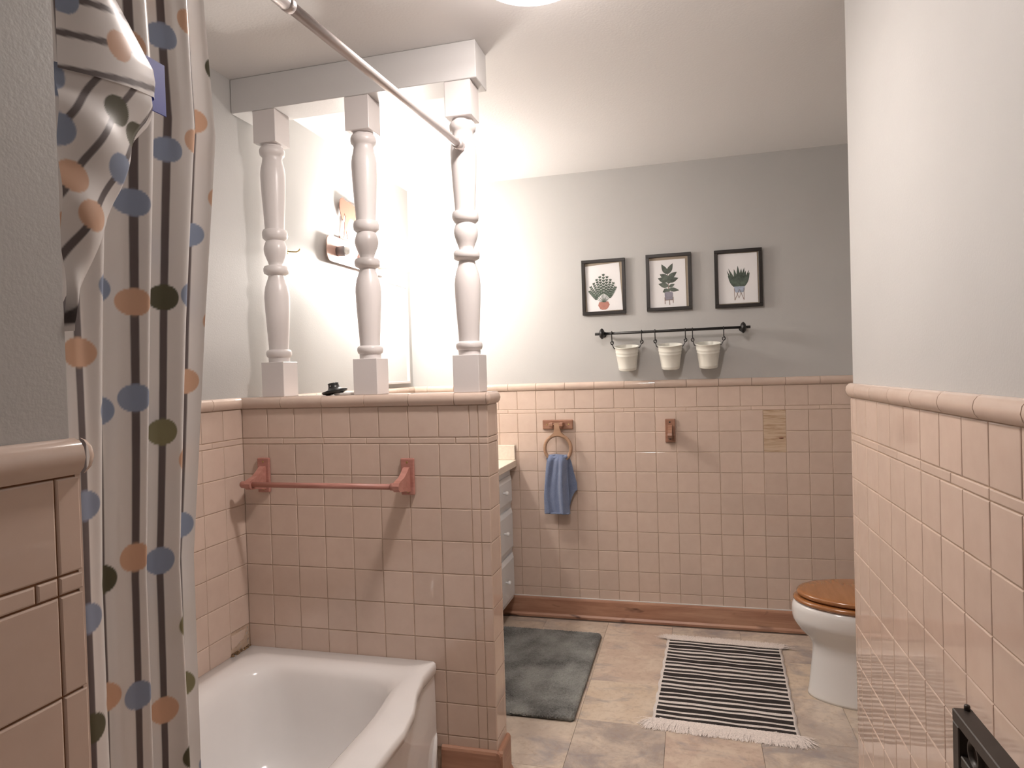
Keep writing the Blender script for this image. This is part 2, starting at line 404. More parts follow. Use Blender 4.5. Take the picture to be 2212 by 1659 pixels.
# broken corner tile over the tub: upper remnant, bare mortar, crumbled grout
bt = MB().prism([(1.9925, .436), (2.02, .437), (2.035, .446), (2.058, .449), (2.066, .466), (2.072, .4815), (1.9925, .4815)], 'x', -.005, -.0005)
bt.build('broken_tile', MT['tile'], w_left)
mb = MB(); g = []
for i in range(14):
    for j in range(12):
        y = 1.992+(2.09-1.992)*i/13; z = .406+(.484-.406)*j/11
        g.append((-.0035+random.uniform(-.0015, .0022), y, z))
mb.add(g, [(i*12+j, (i+1)*12+j, (i+1)*12+j+1, i*12+j+1) for i in range(13) for j in range(11)]); mb.build('bare_mortar', MT['mortar'], w_left)
mb = MB()
for k in range(46):
    y = random.uniform(1.985, 2.088); x = random.uniform(-.002, .012); s_ = random.uniform(.0012, .0045)
    bm = bmesh.new(); bmesh.ops.create_icosphere(bm, subdivisions=1, radius=s_)
    for v in bm.verts: v.co = Vector((v.co.x*random.uniform(.7, 1.3)+x, v.co.y*1.6+y, v.co.z*.8+.4135+max(0, .006-x*.5)*random.random()))
    mb.bm(bm)
tag(mb.build('crumbled_grout', MT['rust'], w_left), kind='stuff')

# back wall
F = Face(w_back, '-y', YB)
F.bed(0, XN, .0, ZCAP-.01)
L = cuts(0, XN, .6308, P)
for r, (z0, z1) in enumerate(ROWS+[(.10, Z1-9*P)]):
    for a, b in zip(L, L[1:]):
        if b < .60 and z1 < .9: continue
        if 1.93 < a < 1.96 and r in (1, 2): continue
        F.tile(a, b, z0, z1)
L = cuts(0, XN, .58, .164)
for a, b in zip(L, L[1:]): F.cap(a, b)
L = cuts(0, XN, .739, .164)
for a, b in zip(L, L[1:]): F.tile(a, b, ZL0, ZL1, 'liner_tile')
bd = MB().box(1.9458, 2.0535, YB+.0005, YB+.005, .9325, 1.149).build('wood_board', MT['board'], w_back)
bd['label'] = 'pale wood-grain board filling two missing tiles'
kn = MB().lathe([(.0001, 0), (.010, 0), (.010, .0008), (.0001, .0008)], (0, 0, 0), 'y', 16).build('board_knot', MT['brownwood'], w_back)
kn.location = (2.030, YB-.0002, 1.005); kn.scale = (1.2, 1, .55)

# right partition
F = Face(w_right, '-x', XR)
F.bed(-.3, YR-.002, .0, ZCAP-.01)
L = cuts(-.3, 2.147, 1.772, P)+[YR-.001]
for z0, z1 in ROWS+[(.10, Z1-9*P)]:
    for a, b in zip(L, L[1:]): F.tile(a, b, z0, z1)
L = cuts(-.3, YR-.001, 1.41, .164)
for a, b in zip(L, L[1:]): F.cap(a, b)
L = cuts(-.3, 2.147, 1.389, .164)+[YR-.001]
for a, b in zip(L, L[1:]): F.tile(a, b, ZL0, ZL1, 'liner_tile')
cap_corner(w_right, XR, YR, PI/2)
MB().box(XR+.0005, XN, YR-.006, YR, 0, ZCAP-.001).build('nook_tile_panel', MT['tile'], w_right)

# near left partition (large in the frame, dark joints)
F = Face(w_near, '+x', XF)
F.bed(-.2, YF-.002, .0, ZCAP-.01, 'dgrout')
L = cuts(-.2, .5658, .5658, P)+[YF-.0005]
for z0, z1 in ROWS+[(.10, Z1-9*P)]:
    for a, b in zip(L, L[1:]): F.tile(a, b, z0, z1)
L = cuts(-.2, .594, .594, .164)
for a, b in zip(L, L[1:]): F.cap(a, b)
L = cuts(-.2, .5658, .54, .164)+[YF-.0005]
for a, b in zip(L, L[1:]): F.tile(a, b, ZL0, ZL1, 'liner_tile')
F.cap(.594, YF+.001); cap_corner(w_near, XF, YF, 0)
MB().box(.80, XF-.0005, YF-.007, YF-.0005, .42, ZCAP-.002).build('return_tile_panel', MT['tile'], w_near)

# floor tiles
fx = [.10+.34*k for k in range(-1, 9)]; fy = [2.25+.345*k for k in range(-11, 5)]
fm = MB().box(-.1695, .1695, -.172, .172, -.004, 0, .0007, 1).mesh('floor_tile'); fm.materials.append(MT['floor'])
for a in fx[1:-1]:
    for b in fy[:-1]:
        cx, cy = a+.17, b+.1725
        if cx < .40 or cx > 2.9 or (cy < 2.0 and cx < .75): continue
        link('floor_tile', fm, None, floor, (cx, cy, 0))

# baseboards
def bb_profile(h): return [(0, 0), (-.020, 0), (-.020, .012), (-.013, .022), (-.013, h-.012), (-.010, h-.004), (-.004, h), (0, h)]
def baseboard(name, label, parts):
    o = None
    for i, (f, p, u0, u1, h, m) in enumerate(parts):
        pr = bb_profile(h); mb = MB(); sg = 1
        if f == '-y': mb.prism([(p+y, z) for y, z in pr], 'x', u0, u1)
        elif f == '+x': mb.prism([(p-y, z) for y, z in pr], 'y', u0, u1)
        else: mb.prism([(p+y, z) for y, z in pr], 'y', u0, u1)
        if i == 0: o = struct(mb.build(name, MT[m]), label, 'baseboard')
        else: mb.build('return_board', MT[m], o)
    return o
bbk = baseboard('baseboard_back', 'knotty reddish wood baseboard along the back wall', [('-y', YB, .30, XN, .112, 'base')])
MB().box(.30, XN, YB-.006, YB, .1115, .1155).build('caulk_bead', MT['trim'], bbk)
baseboard('baseboard_pony', 'reddish wood baseboard wrapped round the foot of the half wall', [('-y', YP, .742, XE+.0195, .132, 'base'), ('+x', XE, YP-.0195, 2.2065, .132, 'base_y')])
baseboard('baseboard_right', 'reddish wood baseboard at the foot of the right partition', [('-x', XR, -1.19, YR, .112, 'base_y')])

# header beam over the half wall
struct(MB().box(-.006, .93, 2.101, 2.222, 2.353, ZC-.0005, .002, 1).build('trim_1', MT['beam']), 'boxed header beam at the ceiling carrying three turned posts', 'beam')

# ------------------------------------------------------------------ turned posts
PROF = [(.0355, 2.24), (.036, 2.229), (.0405, 2.227), (.0445, 2.219), (.0450, 2.211), (.0430, 2.201), (.0370, 2.196), (.0345, 2.188), (.037, 2.172),
 (.0412, 2.155), (.0438, 2.136), (.0440, 2.12), (.0432, 2.09), (.0408, 2.039), (.0375, 1.988), (.0345, 1.936), (.0348, 1.930), (.0415, 1.928), (.0447, 1.920),
 (.0450, 1.910), (.0435, 1.899), (.0375, 1.893), (.0325, 1.889), (.0365, 1.879), (.0400, 1.868), (.0412, 1.857), (.0392, 1.842), (.0335, 1.826), (.0275, 1.811),
 (.0252, 1.802), (.0270, 1.798), (.0405, 1.796), (.0447, 1.788), (.0450, 1.779), (.0425, 1.770), (.0340, 1.766), (.0282, 1.762), (.0300, 1.752), (.0350, 1.738),
 (.0400, 1.722), (.0435, 1.702), (.0448, 1.682), (.0438, 1.648), (.0408, 1.593), (.0375, 1.542), (.0347, 1.498), (.0350, 1.491), (.0415, 1.489), (.0447, 1.482),
 (.0450, 1.474), (.0425, 1.465), (.0375, 1.462), (.0370, 1.440)]
BB = MB().box(-.0455, .0455, -.0455, .0455, 1.3195, 1.445, .0015, 1).mesh('base_block'); BB.materials.append(MT['trim'])
TB = MB().box(-.0455, .0455, -.0455, .0455, 2.237, 2.353, .0015, 1).mesh('top_block'); TB.materials.append(MT['trim'])
SH = MB().lathe(PROF, (0, 0, 0), 'z', 40).mesh('turned_shaft'); SH.materials.append(MT['trim']); SH.set_sharp_from_angle(angle=math.radians(50))
for x, lab in ((.1255, 'white turned post on the half wall nearest the left wall'), (.493, 'middle white turned post on the half wall'), (.862, 'white turned post at the open end of the half wall, holding the curtain rod')):
    t = thing('turned_post', lab, 'post', (x, 2.1505, 1.3195), 0, 'turned posts on the half wall')
    for nm, me in (('base_block', BB), ('turned_shaft', SH), ('top_block', TB)): link(nm, me, None, t, (0, 0, -1.3195))

# ------------------------------------------------------------------ bathtub
def rrect(x0, x1, y0, y1, r, z, wave=0.0, dz=None, ns=14, nc=7):
    """rounded rectangle ring; wave pushes the front (x1) side out along its length"""
    out = []
    def fr(y): return x1+wave*(smoothstep(2.015, 1.70, y) if False else 0)
    cs = [(x1-r, y1-r, 0), (x0+r, y1-r, PI/2), (x0+r, y0+r, PI), (x1-r, y0+r, 1.5*PI)]
    for i, (cx, cy, a) in enumerate(cs):
        for k in range(nc): out.append((cx+r*math.cos(a+PI/2*k/(nc-1)), cy+r*math.sin(a+PI/2*k/(nc-1)), z))
        nx = cs[(i+1) % 4]; p0 = out[-1]; p1 = (nx[0]+r*math.cos(nx[2]), nx[1]+r*math.sin(nx[2]), z)
        for k in range(1, ns): out.append(tuple(p0[q]+(p1[q]-p0[q])*k/ns for q in range(3)))
    if wave:
        o2 = []
        for x, y, zz in out:
            f = 1-smoothstep(1.67, 1.99, y)
            o2.append((x+wave*f*smoothstep(x0+.3, x1, x), y, zz))
        out = o2
    return out
T = thing('bathtub', 'white enamel bathtub against the half wall', 'bathtub', (0, 0, 0))
ya, yb = YF+.002, YP-.0022
rings = [rrect(.002, .724, ya, yb, .004, .0, .02), rrect(.002, .724, ya, yb, .004, .25, .02), rrect(.002, .723, ya, yb, .004, .345, .024),
 rrect(.002, .723, ya, yb, .004, .365, .036), rrect(.002, .726, ya, yb, .004, .372, .066), rrect(.002, .729, ya, yb, .005, .378, .073), rrect(.002, .730, ya, yb, .005, .395, .075),
 rrect(.002, .728, ya, yb, .005, .408, .075), rrect(.003, .722, ya+.001, yb-.001, .006, .413, .075),
 rrect(.06, .675, ya+.06, 2.015, .07, .4135, .04), rrect(.085, .662, ya+.075, 1.99, .09, .411, .03), rrect(.105, .652, ya+.085, 1.972, .10, .402, .028),
 rrect(.118, .644, ya+.095, 1.962, .105, .385, .026), rrect(.128, .638, ya+.11, 1.955, .11, .35, .024), rrect(.142, .628, ya+.16, 1.945, .115, .26, .02),
 rrect(.156, .612, ya+.24, 1.933, .12, .18, .018), rrect(.172, .595, ya+.28, 1.915, .12, .135, .014), rrect(.20, .565, ya+.31, 1.885, .11, .103, .01),
 rrect(.24, .525, ya+.35, 1.845, .10, .092, 0), rrect(.30, .47, ya+.45, 1.72, .06, .088, 0)]
tb = MB().loft(rings, True, False, True, True).build('basin', MT['enamel'], T)
# curved rib on the apron beside the half wall
pts = [(.721, 2.086, .170), (.724, 2.074, .158), (.727, 2.058, .132), (.728, 2.044, .095), (.728, 2.034, .05), (.728, 2.03, .0)]
MB().tube(pts, [.004, .007, .009, .009, .009, .009], 10).build('apron_rib', MT['enamel'], T)
MB().lathe([(.0001, .012), (.012, .0115), (.026, .008), (.034, .003), (.036, 0)], (.352, 1.885, .098), 'z', 28).build('drain_strainer', MT['drain'], T)

# ------------------------------------------------------------------ towel bar on the half wall
t = thing('towel_bar', 'reddish wooden towel bar mounted on the half wall above the tub', 'towel bar', (.37, YP, .977))
def rel(t, mb):
    l = t.location; mb.v = [(v[0]-l[0], v[1]-l[1], v[2]-l[2]) for v in mb.v]; return mb
ARM = [(0, 1.072), (-.012, 1.071), (-.028, 1.058), (-.05, 1.044), (-.074, 1.038), (-.09, 1.032), (-.097, 1.022), (-.096, 1.011), (-.086, 1.002), (-.066, 1.0), (-.04, .998), (-.018, .991), (0, .99)]
for x in (.090, .650):
    pl = rel(t, MB().box(x-.0245, x+.0245, YP-.012, YP-.0003, .977, 1.102, .004, 2)).build('mounting_plate', MT['redwood'], t)
    for z in (1.088, .989):
        rel(t, MB().lathe([(.0001, YP-.0135), (.003, YP-.013), (.0042, YP-.0118)], (x, 0, z), 'y', 12)).build('screw', MT['brass'], pl)
    rel(t, MB().prism([(YP-.010+a, z) for a, z in ARM], 'x', x-.011, x+.011)).build('arm', MT['redwood'], t)
rel(t, MB().tube([(.083, YP-.088, 1.018), (.63, YP-.088, 1.018)], .0095, 16)).build('bar', MT['redwood'], t)
rel(t, MB().lathe([(.0001, .052), (.008, .053), (.012, .058), (.0125, .07), (.011, .078), (.0125, .082)], (0, YP-.088, 1.018), 'x', 18)).build('end_knob', MT['redwood'], t)
rel(t, MB().lathe([(.0125, .625), (.0125, .642)], (0, YP-.088, 1.018), 'x', 18)).build('end_collar', MT['redwood'], t)

# ------------------------------------------------------------------ curtain rod and curtain
t = thing('curtain_rod', 'slanting brushed steel curtain rod ending at the last turned post', 'curtain rod', (.870, 2.105, 2.132))
A, B_ = Vector((.870, 2.098, 2.134)), Vector((.853, 1.14, 2.099)); E_ = A+(B_-A)*((2.098-YF)/(2.098-1.14))
def seg(a, b, r, n=18): return rel(t, MB().tube([a, a+(b-a)*.5, b], r, n))
seg(A, B_, .0118).build('inner_tube', MT['steel'], t); seg(B_, E_, .0138).build('outer_tube', MT['steel'], t)
seg(A+(B_-A)*-.004, A+(B_-A)*.035, .0165).build('end_socket', MT['steel'], t)
seg(B_-(B_-A)*.012, B_+(B_-A)*.005, .0146).build('joint_ring', MT['steel'], t)

CUR = thing('shower_curtain', 'bunched white shower curtain with grey stripes and coloured dots', 'curtain', (0, 0, 0))
CLOTH = (.84, .81, .79); STR = (.15, .125, .125)
DOTC = {'b': (.30, .36, .49), 'o': (.11, .105, .065), 'p': (.70, .45, .31), 'g': (.27, .25, .14)}
def dots_for(nst, v0, v1, seed):
    r = random.Random(seed); L = {}
    for i in range(-4, nst+4):
        v = v0+r.uniform(0, .16); row = []
        while v < v1: row.append((v, r.choice('bopbopg'))); v += r.uniform(.125, .245)
        L[i] = row
    return L
def print_col(u, v, pitch, sw, rad, dots, soft=.0013):
    i = math.floor(u/pitch+.5); du = u-i*pitch
    m = max(0, min(1, (sw/2-abs(du))/soft+.5)); col = [a+(b-a)*m for a, b in zip(CLOTH, STR)]
    for dv, c in dots.get(i, ()):
        d = math.hypot(du, v-dv)
        if d < rad+soft:
            m = max(0, min(1, (rad-d)/soft+.5)); col = [a+(b-a)*m for a, b in zip(col, DOTC[c])]
    return tuple(col)
def cloth(name, nu, nv, fn, uvfn, dots, pitch=.042, sw=.0078, rad=.0185, thick=.0012):
    mb = MB(); cols = []
    for j in range(nv+1):
        for i in range(nu+1):
            mb.v.append(fn(i/nu, j/nv)); u, v = uvfn(i/nu, j/nv); cols.append((*print_col(u, v, pitch, sw, rad, dots), 1))
    w = nu+1
    mb.f = [(j*w+i, j*w+i+1, (j+1)*w+i+1, (j+1)*w+i) for j in range(nv) for i in range(nu)]; mb.sm = [True]*len(mb.f)
    o = mb.build(name, MT['curtain'], CUR, fix=False)
    ca = o.data.color_attributes.new('print', 'FLOAT_COLOR', 'POINT')
    ca.data.foreach_set('color', [x for c in cols for x in c])
    return o
ZB, ZT = .10, 2.062
YRT = [(.10, .822), (.81, .824), (1.124, .822), (1.467, .862), (1.762, .903), (1.957, .890), (2.062, .885)]
def drape0(s, tt):
    z = ZB+(ZT-ZB)*tt; y1 = interp(YRT, z); y0 = .603
    ph = .55*math.sin(z*2.1)+.3*math.sin(z*4.7+1)
    amp = (.0185+.004*math.sin(z*2.6+s*9))*(.8+.2*math.sin(s*7+2))
    a = 2*PI*3.7*s+ph*(1-s)+1.2
    x = .862+amp*math.sin(a-.62*math.sin(a+.5)+.9)+.003*math.sin(29*s+3*z)
    y = y0+(y1-y0)*s
    return (x, y, z)
NU = 430
arc = [0.0]                                   # spread the columns evenly along the folds
for q in range(1200):
    arc.append(arc[-1]+(Vector(drape0(q/1200, .5))-Vector(drape0((q+1)/1200, .5))).length)
S_OF = []; k = 0
for q in range(NU+1):
    d = arc[-1]*q/NU
    while k < 1199 and arc[k+1] < d: k += 1
    S_OF.append((k+(d-arc[k])/max(1e-9, arc[k+1]-arc[k]))/1200)
def drape(s, tt): return drape0(S_OF[round(s*NU)], tt)
cloth('drape', NU, 800, drape, lambda s, tt: (arc[-1]*s+.004*math.sin(tt*9)+.008, ZB+(ZT-ZB)*tt), dots_for(40, ZB, ZT, 11), pitch=.040, sw=.0085)
# swag folded back across the front: upper part with level stripes, lower part with slanting ones
UP_R = [(1.742, .757), (1.760, .760), (1.777, .757), (1.855, .683), (1.94, .606)]
def swag_up(s, tt):
    z = 1.736+(1.938-1.736)*tt; yr = interp(UP_R, z); y = .600+(yr-.600)*s
    zz = z+(.022*s if tt < .5 else .022*s*(1-tt)*2)*(1-tt)
    return (.904+.012*math.sin(PI*min(1, s*1.02))-.012*smoothstep(.85, 1, s), y, zz)
def uv_up(s, tt):
    x, y, z = swag_up(s, tt); return (z-.22*(y-.6)-1.742+.006, y+.2*z-.45)
cloth('upper_swag', 90, 90, swag_up, uv_up, {0: [], 1: [(.584, 'p'), (.40, 'b')], 2: [(.52, 'b')], 3: [(.6, 'o')]}, pitch=.0405)
LO_R = [(1.44, .596), (1.453, .603), (1.535, .645), (1.617, .693), (1.66, .712), (1.698, .727), (1.722, .746), (1.745, .757), (1.765, .756)]
def swag_lo(s, tt):
    z = 1.44+(1.762-1.44)*tt; yr = interp(LO_R, z); y = .600+(max(.601, yr)-.600)*s
    zz = z-(.018*(1-s))*smoothstep(.75, 1, tt)
    return (.901+.010*math.sin(PI*min(1, s))+.003*math.sin(z*60+s*4)-.016*smoothstep(.82, 1, s), y, zz)
def uv_lo(s, tt):
    x, y, z = swag_lo(s, tt); dy, dz = -.54, -.842
    return (-(y-.6)*dz+(z-1.74)*dy, (y-.6)*dy+(z-1.74)*dz)
cloth('lower_swag', 90, 130, swag_lo, uv_lo, {0: [(.012, 'b'), (.20, 'o')], 1: [(.06, 'b'), (.13, 'p')], 2: [(-.02, 'o'), (.095, 'p'), (.2, 'b')], 3: [(-.02, 'o'), (.04, 'b'), (.12, 'p')], 4: [(.0, 'o'), (.1, 'p')]}, pitch=.0385)
MB().box(.897, .8985, .722, .768, 1.742, 1.812, .0005, 1).build('blue_tag', MT['blue_tag'], CUR)
for k in range(6):
    y = .64+.045*k; c = E_+(A-E_)*((y-E_.y)/(A.y-E_.y))
    MB().tube([(c.x+.019*math.cos(a), y, c.z-.005+.021*math.sin(a)) for a in [2*PI*q/20 for q in range(21)]], .0018, 8, False).build('curtain_ring', MT['chrome'], CUR)

# ------------------------------------------------------------------ vanity
t = thing('vanity_cabinet', 'white vanity cabinet with three drawers behind the half wall', 'cabinet', (0, 2.215, 0))
def vb(*a, **k): return rel(t, MB().box(*a, **k))
vb(.004, .560, 2.215, YB-.008, .10, .848).build('body', MT['vanity'], t)
vb(.004, .49, 2.215, YB-.021, .0, .10).build('toe_kick', MT['blackframe'], t)
vb(.560, .578, 2.215, YB-.008, .10, .848, bev=.001, seg=1).build('face_frame', MT['vanity'], t)
def front(nm, y0, y1, z0, z1):
    r = [[(.578, y0, z0), (.578, y1, z0), (.578, y1, z1), (.578, y0, z1)], [(.586, y0, z0), (.586, y1, z0), (.586, y1, z1), (.586, y0, z1)],
         [(.597, y0+.02, z0+.022), (.597, y1-.02, z0+.022), (.597, y1-.02, z1-.022), (.597, y0+.02, z1-.022)]]
    return rel(t, MB().loft(r, True, True, True, False)).build(nm, MT['vanity'], t)
def knob(par, y, z):
    rel(t, MB().lathe([(.0001, .590), (.006, .590), (.005, .606), (.008, .610), (.0115, .616), (.011, .622), (.006, .626), (.0001, .627)], (0, y, z), 'x', 18)).build('knob', MT['knob'], par)
for z0, z1 in ((.645, .805), (.390, .620), (.118, .366)):
    d = front('drawer', 3.30, 3.635, z0, z1); knob(d, 3.44, (z0+z1)/2+.01)
for y0, y1, ky in ((2.25, 2.76, 2.72), (2.77, 3.28, 2.81)):
    d = front('door', y0, y1, .118, .805); knob(d, ky, .70)
ct = tag(MB().box(.002, .618, 2.208, YB-.001, .850, .888, .004, 2).build('countertop', MT['counter']), 'cream laminate countertop on the white vanity', 'countertop')
MB().box(.002, .612, YB-.020, YB-.0012, .888, .972, .003, 2).build('backsplash', MT['counter'], ct)
MB().box(.0008, .019, 2.21, YB-.021, .888, .95, .003, 2).build('side_splash', MT['counter'], ct)

# mirror
t = thing('wall_mirror', 'white-framed mirror on the left wall under the vanity light', 'mirror', (-D, 3.35, 1.335))
y0, y1, z0, z1 = 3.10, 3.60, 1.340, 1.905
rel(t, MB().box(-D+.0005, .004, y0+.015, y1-.012, z0+.012, z1-.012)).build('glass', MT['mirror'], t)
for b in ((y0, y1, z1-.014, z1), (y0, y1, z0, z0+.014), (y0, y0+.018, z0+.014, z1-.014), (y1-.014, y1, z0+.014, z1-.014)):
    rel(t, MB().box(-D+.0003, .012, *b, .002, 1)).build('frame_strip', MT['trim'], t)

# ------------------------------------------------------------------ vanity light with animal silhouette
t = thing('vanity_light', 'copper bar wall light with horse silhouette above the mirror', 'wall light', (-D, 2.98, 1.96))
LY0, LY1, LZ0, LZ1 = 2.694, 3.306, 1.915, 2.033
def rounded(y0, y1, z0, z1, r, n=8):
    o = []
    for cy, cz, a in ((y1-r, z1-r, 0), (y0+r, z1-r, PI/2), (y0+r, z0+r, PI), (y1-r, z0+r, 1.5*PI)):
        o += [(cy+r*math.cos(a+PI/2*k/n), cz+r*math.sin(a+PI/2*k/n)) for k in range(n+1)]
    return o
rel(t, MB().prism(rounded(LY0, LY1, LZ0, LZ1, .036), 'x', .018, .022)).build('plate', MT['plate'], t)
rel(t, MB().box(-D+.0005, .018, 2.82, 3.18, 1.94, 2.01, .003, 1)).build('wall_box', MT['socket'], t)
for y in (2.79, 3.0, 3.21):
    s = rel(t, MB().lathe([(.0235, .022), (.0235, .062 if y < 2.8 else .098), (.021, .063 if y < 2.8 else .099), (.0195, .05)], (0, y, 1.968), 'x', 24)).build('socket', MT['socket'], t)
    bl = rel(t, MB().lathe([(.012, .050), (.017, .062), (.0185, .070), (.016, .079), (.009, .085), (.0005, .086)] if y < 2.8 else [(.012, .089), (.015, .103), (.034, .119), (.045, .137), (.050, .160), (.046, .182), (.033, .199), (.016, .208), (.0005, .210)], (0, y, 1.968), 'x', 16)).build('bulb', MT['dead_bulb' if y < 2.8 else 'bulb'], t)
HORSE = [(2.837, 2.188), (2.840, 2.208), (2.846, 2.225), (2.860, 2.235), (2.874, 2.237), (2.893, 2.230), (2.908, 2.228), (2.944, 2.231), (2.979, 2.220), (3.002, 2.222), (3.040, 2.222), (3.070, 2.214), (3.085, 2.190), (3.092, 2.140),
 (3.084, 2.100), (3.086, 2.046), (3.076, 2.046), (3.070, 2.100), (3.055, 2.132), (3.030, 2.136), (2.996, 2.140), (2.965, 2.150), (2.938, 2.153), (2.919, 2.131), (2.903, 2.098), (2.912, 2.046), (2.904, 2.046), (2.893, 2.085),
 (2.876, 2.046), (2.868, 2.046), (2.880, 2.100), (2.881, 2.123), (2.893, 2.140), (2.882, 2.168), (2.876, 2.150), (2.870, 2.130), (2.862, 2.128), (2.852, 2.145), (2.842, 2.165)]
rel(t, MB().prism(HORSE, 'x', .010, .013)).build('horse_silhouette', MT['copper'], t)
rel(t, MB().box(.008, .015, 2.83, 3.12, 2.038, 2.047)).build('ground_strip', MT['copper'], t)
for y in (2.88, 3.06): rel(t, MB().tube([(.018, y, 2.02), (.011, y, 2.04)], .003, 8)).build('strut', MT['copper'], t)

# small brass hook on the left wall
t = thing('wall_hook', 'small brass hook on the left wall beyond the first post', 'hook', (-D, 2.423, 1.905))
rel(t, MB().lathe([(.010, -D), (.010, -.004), (.005, -.002), (.0001, -.002)], (0, 2.423, 1.908), 'x', 16)).build('rose', MT['brass'], t)
rel(t, MB().tube([(-.004, 2.423, 1.908), (.02, 2.423, 1.905), (.038, 2.423, 1.903), (.05, 2.423, 1.907), (.055, 2.423, 1.914)], .0026, 8)).build('arm', MT['brass'], t)

# things on the half wall cap
t = thing('rubber_stopper', 'black rubber plug tilted on the half wall between posts', 'plug', (.358, 2.135, 1.3205))
t.rotation_euler = (0, -.20, 0); t.location.z = 1.327
MB().lathe([(.0001, -.002), (.030, -.002), (.042, .002), (.046, .006), (.045, .010), (.030, .012), (.0225, .016), (.0195, .024), (.0185, .032), (.0195, .036), (.018, .037), (.0001, .037)], (0, 0, 0), 'z', 32).build('flange', MT['rubber'], t)
MB().lathe([(.0001, -.0025), (.002, -.002), (.003, 0)], (-.0005, -.0205, .026), 'y', 10).build('rivet', MT['chrome'], t)
tag(MB().box(.362, .442, 2.118, 2.165, ZCAP-.0002, 1.3285, .0025, 2).build('soap_tray', MT['porc']), 'flat white tray under the black plug on the half wall', 'tray')

